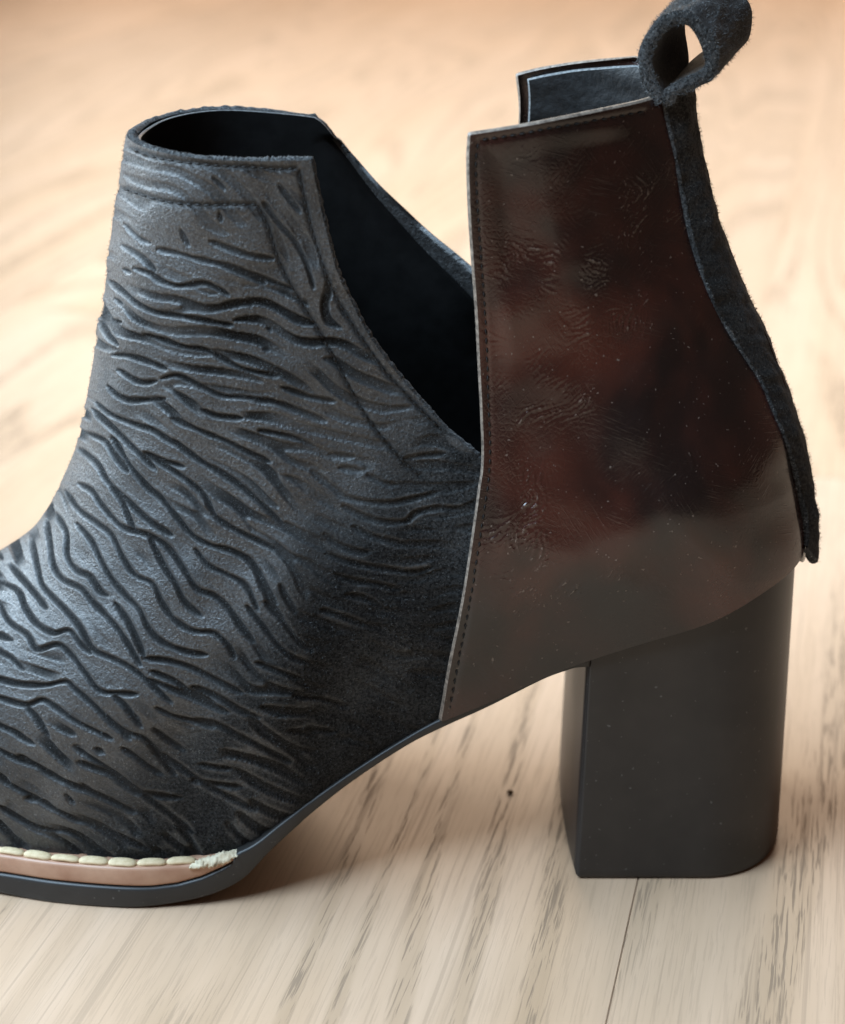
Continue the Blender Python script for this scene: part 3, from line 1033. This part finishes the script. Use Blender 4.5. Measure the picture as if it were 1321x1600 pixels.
def loft(stations):
    """stations: list of (x, halfwidth, z_bottom, z_top); rounded box cross-sections"""
    rows = []
    for x, hw, z0, z1 in stations:
        r = min(0.0009, (z1 - z0) * 0.3, hw * 0.5)
        prof = []
        for (cy, cz, a0) in ((hw - r, z1 - r, 0), (-hw + r, z1 - r, 90), (-hw + r, z0 + r, 180), (hw - r, z0 + r, 270)):
            for a in (0, 30, 60, 90):
                A = math.radians(a0 + a)
                prof.append((x, cy + r * math.cos(A), cz + r * math.sin(A)))
        rows.append(prof)
    return rows


def loft_mesh(name, stations, mats, parent):
    rows = np.array(loft(stations))
    n, m = rows.shape[:2]
    f = []
    for i in range(n - 1):
        for j in range(m):
            k = (j + 1) % m
            f.append((i * m + j, i * m + k, (i + 1) * m + k, (i + 1) * m + j))
    f.append(tuple(range(m))[::-1]); f.append(tuple(range((n - 1) * m, n * m)))
    return link_mesh(name, rows.reshape(-1, 3), f, mats, parent)


xs_s = np.concatenate([-0.166 + 0.02 * np.linspace(0, 1, 30) ** 2, np.linspace(-0.145, 0.0405, 150)])


def black_top(x):
    return np.interp(x, [-.166, -.14, -.11, -.066, -.060, -.054, -.049, -.0455], [0.0150, 0.0085, 0.0062, 0.0058, 0.0063, 0.0078, 0.0100, 0.0120])


stn = []
for x in xs_s:
    z0 = float(np.interp(x, SB[:, 0], SB[:, 1]))
    zt = float(black_top(x)) if x < -0.0455 else max(0.0120, float(zfeather(x)) + 0.0006)
    zt = max(zt, z0 + 0.0018)
    stn.append((x, float(wsole(x)) + (0.0003 if x < -0.03 else 0.0), z0, zt))
loft_mesh('outsole', stn, M_rubber, boot)

# ---- welt and its stitches
xe = -0.0458
xs_w = np.concatenate([-0.1655 + 0.02 * np.linspace(0, 1, 30) ** 2, np.linspace(-0.145, xe, 90)])
stw = []
for x in xs_w:
    zb = float(black_top(x)) + 0.0001
    zt = max(zb + 0.0006, 0.0112 + (0.0014 * float(sstep(-0.060, -0.046, x))) if x > -0.11 else zb + 0.0050)
    stw.append((x, float(wsole(x)) - 0.0002, zb, zt))
welt = loft_mesh('welt', stw, M_welt, boot)


def capsule(name, L, w, h, mat):
    vs_, fs = [], []
    n, m = 11, 10
    for i in range(n):
        t = i / (n - 1) * 2 - 1
        r = math.sqrt(max(0.03, 1 - abs(t) ** 4.5))
        for j in range(m):
            a = 2 * math.pi * j / m
            vs_.append((t * L / 2, math.cos(a) * w / 2 * r, math.sin(a) * h / 2 * r + 0.22 * h * (1 - t * t)))
    for i in range(n - 1):
        for j in range(m):
            k = (j + 1) % m
            fs.append((i * m + j, i * m + k, (i + 1) * m + k, (i + 1) * m + j))
    fs.append(tuple(range(m))[::-1]); fs.append(tuple(range((n - 1) * m, n * m)))
    me = bpy.data.meshes.new(name)
    me.from_pydata(vs_, [], fs)
    me.materials.append(mat)
    for p in me.polygons:
        p.use_smooth = True
    return me


st_me = capsule('stitch', 0.0076, 0.0028, 0.0017, M_cream)
for side in (-1, 1):
    line = np.array([(x, side * (float(wsole(x)) - 0.0022), (0.0114 if x > -.11 else float(black_top(x)) + 0.0052)) for x in np.linspace(-0.0555, -0.1645, 300)])
    seg = np.concatenate([[0], np.cumsum(np.linalg.norm(np.diff(line, axis=0), axis=1))])
    s = 0.0036
    while s < seg[-1] - 0.003:
        q = np.array([np.interp(s, seg, line[:, k]) for k in range(3)])
        q2 = np.array([np.interp(s + 0.001, seg, line[:, k]) for k in range(3)])
        o = bpy.data.objects.new('stitch', st_me)
        col.objects.link(o)
        o.parent = welt
        o.location = q
        d = q2 - q
        o.rotation_euler = (random.uniform(-.15, .15), 0, math.atan2(d[1], d[0]) + random.uniform(-.03, .03))
        f = random.uniform(0.93, 1.05)
        o.scale = (f, random.uniform(.92, 1.08), random.uniform(.9, 1.12))
        s += 0.0072
# torn pale end of the welt
tn, tm = 34, 12
tv = []
for i in range(tn):
    t = i / (tn - 1)
    x = -0.0570 + 0.0118 * t
    yc = -(float(wsole(x)) - 0.0014)
    zc = float(np.interp(t, [0, .5, .8, 1], [0.0108, 0.0115, 0.0124, 0.0133]))
    hgt = float(np.interp(t, [0, .3, .7, .88, 1], [0.0005, 0.0011, 0.0014, 0.0009, 0.0002]))
    for j in range(tm):
        a = 2 * math.pi * j / tm
        k = 1 + rng.normal() * 0.16
        tv.append((x + rng.normal() * .0001, yc + math.cos(a) * 0.0019 * k, zc + math.sin(a) * hgt * k))
tf = [(i * tm + j, i * tm + (j + 1) % tm, (i + 1) * tm + (j + 1) % tm, (i + 1) * tm + j) for i in range(tn - 1) for j in range(tm)]
link_mesh('frayed_end', tv, tf, M_fray, welt)


# ---- stitches on vamp and counter
def stitch_rows(name, rows, off, spacing, L, w, mat, parent):
    vs_, fs = [], []
    for r in rows:
        seg = np.concatenate([[0], np.cumsum(np.hypot(*np.diff(r, axis=0).T))])
        for s in np.arange(spacing / 2, seg[-1], spacing):
            a = [np.interp(s - L / 2, seg, r[:, k]) + random.uniform(-.5, .5) for k in (0, 1)]
            b = [np.interp(s + L / 2, seg, r[:, k]) + random.uniform(-.5, .5) for k in (0, 1)]
            A, B = surf(*a, -1, off), surf(*b, -1, off)
            d = unit(B - A)
            nrm = np.array([0, -1.0, 0.15]); nrm = unit(nrm - d * (nrm @ d))
            u = np.cross(d, nrm)
            base = len(vs_)
            for t in (0, .25, .5, .75, 1):
                c = A * (1 - t) + B * t + nrm * (0.00018 * math.sin(math.pi * t) - 0.00012)
                q = w * (0.55 + 0.45 * math.sin(math.pi * t))
                for k in range(6):
                    an = 2 * math.pi * k / 6
                    vs_.append(c + u * q * math.cos(an) + nrm * q * math.sin(an))
            for i in range(4):
                for k in range(6):
                    m = (k + 1) % 6
                    fs.append((base + i * 6 + k, base + i * 6 + m, base + (i + 1) * 6 + m, base + (i + 1) * 6 + k))
            fs.append(tuple(base + k for k in range(6))); fs.append(tuple(base + 24 + k for k in range(6)))
    o = link_mesh(name, np.array(vs_), fs, mat, parent)
    o['kind'] = 'stuff'
    return o


stitch_rows('stitching', rows_v, 0.00025, 14.5, 9.5, 0.00027, M_thread, vamp)
stitch_rows('stitching', rows_c, 0.0015, 14.5, 9.0, 0.00020, M_thread, counter)


# ---- suede nap: loose fibres
def fibres(name, base, nrm, length, width_, mat, parent, lean=0.9):
    n = len(base)
    rd = unit(rng.normal(size=(n, 3)))
    d = unit(nrm + rd * lean)
    L = length * rng.uniform(0.4, 1.3, n)[:, None]
    sd = unit(np.cross(d, rng.normal(size=(n, 3)))) * width_
    mid = base + d * L * 0.55
    tip = base + unit(d + 0.7 * unit(rng.normal(size=(n, 3)))) * L
    V = np.stack([base - sd, base + sd, mid + sd * .8, mid - sd * .8, tip], 1).reshape(-1, 3)
    i = np.arange(n) * 5
    fq = np.stack([i, i + 1, i + 2, i + 3], 1).tolist()
    ft = np.stack([i + 3, i + 2, i + 4], 1).tolist()
    o = link_mesh(name, V, fq + ft, mat, parent)
    o['kind'] = 'stuff'
    return o


def pick(G, N, cnt, prob=None, c0=0, c1=None):
    r, c = G.shape[0], (c1 or G.shape[1])
    if prob is None:
        i = rng.integers(0, r, cnt); j = rng.integers(c0, c, cnt)
    else:
        p = prob[:, c0:c].ravel().astype(float); p /= p.sum()
        k = rng.choice(len(p), cnt, p=p); i = k // (c - c0); j = k % (c - c0) + c0
    return G[i, j] + rng.normal(size=(cnt, 3)) * 0.00012, N[i, j]


b0, n0_ = pick(Pv, Nv_, 42000, 0.25 + groove, 0, NN)
bo, bd = boundary(Pv)
sel = rng.integers(NV // 2, len(bo) - NV // 3, 9000)
tt = rng.uniform(0, 1, len(sel))[:, None]
bi, _ = boundary(inner)
b1_ = bo[sel] * (1 - tt) + bi[sel] * tt
n1_ = bd[sel]
fibres('nap', np.vstack([b0, b1_]), np.vstack([n0_, n1_]), 0.0006, 0.000034, M_nap, vamp)
b0, n0_ = pick(Ps, Ns, 4500)
bo, bd = boundary(Ps)
sel = rng.integers(0, len(bo), 2600)
fibres('nap', np.vstack([b0, bo[sel]]), np.vstack([n0_, bd[sel]]), 0.0009, 0.00004, M_nap2, strip)
k = rng.integers(0, 150, 3200)
t = rng.uniform(0, 1, 3200)[:, None]
bb_ = RO[0][k] * (1 - t) + RI[0][k] * t
i2, j2 = rng.integers(0, LN, 3000), rng.integers(0, 150, 3000)
fibres('nap', np.vstack([bb_, RO[i2, j2]]), np.vstack([np.tile([0, -1.0, 0], (3200, 1)), unit((RO - RI)[i2, j2])]), 0.0010, 0.000045, M_nap, loop)

# ------------------------------------------------------------------ floor
floor = bpy.data.objects.new('floor', None)
col.objects.link(floor)
floor['kind'] = 'structure'
PW, PL = 0.197, 1.29


def plank_mesh():
    bm = bmesh.new()
    bmesh.ops.create_cube(bm, size=1)
    for v in bm.verts:
        v.co.x *= PW - 0.00012
        v.co.y *= PL - 0.00012
        v.co.z = v.co.z * 0.008 - 0.004
    top = [e for e in bm.edges if all(v.co.z > -0.001 for v in e.verts)]
    bmesh.ops.bevel(bm, geom=top, offset=0.00022, segments=2, affect='EDGES')
    me = bpy.data.meshes.new('plank')
    bm.to_mesh(me); bm.free()
    me.materials.append(M_floor)
    return me


pm_ = plank_mesh()
ang = math.radians(-12.4)
ax = np.array([math.cos(ang), math.sin(ang)])
ay = np.array([-math.sin(ang), math.cos(ang)])
# the visible joint passes through two photo pixels on the floor
def floor_pt(px_, py_):
    d = FWD + RT * ((px_ - CX) / F_PX) - UP * ((py_ - CY) / F_PX)
    return (CAM + d * (-CAM[2] / d[2]))[:2]
j0, j1 = floor_pt(996, 1380), floor_pt(948, 1598)
ay = (j0 - j1) / np.linalg.norm(j0 - j1)
ax = np.array([ay[1], -ay[0]])
ang = math.atan2(-ay[0], ay[1])
for i in range(-10, 11):
    sh = (i * 0.43) % 1.0
    for j in range(-2, 7):
        c = j0 + ax * (PW * (i + 0.5)) + ay * (PL * (j + sh - 0.25))
        o = bpy.data.objects.new('plank', pm_)
        col.objects.link(o)
        o.parent = floor
        o.location = (c[0], c[1], 0)
        o.rotation_euler = (0, 0, ang)
sub = link_mesh('subfloor', [(-5, -5, -.0085), (5, -5, -.0085), (5, 10, -.0085), (-5, 10, -.0085)], [(0, 1, 2, 3)],
                make_plain('dark_underlay', (0.05, 0.035, 0.025), (0.07, 0.05, 0.035), 20, 0.9), floor, smooth=False)

# tiny added lump for a dark mark on the floor between sole and heel
fp = floor_pt(797, 1239)
bm = bmesh.new()
bmesh.ops.create_icosphere(bm, subdivisions=2, radius=0.0008)
for v in bm.verts:
    v.co = Vector((v.co.x * 1.3, v.co.y * 1.0, v.co.z * 0.5)) * random.uniform(.8, 1.15)
me = bpy.data.meshes.new('floor_mark')
bm.to_mesh(me); bm.free()
me.materials.append(M_mark)
cr_o = bpy.data.objects.new('floor_mark', me)
col.objects.link(cr_o)
cr_o.location = (fp[0], fp[1], 0.0004)
cr_o['label'] = 'tiny dark mark on the wood floor between sole and heel'
cr_o['category'] = 'floor_mark'
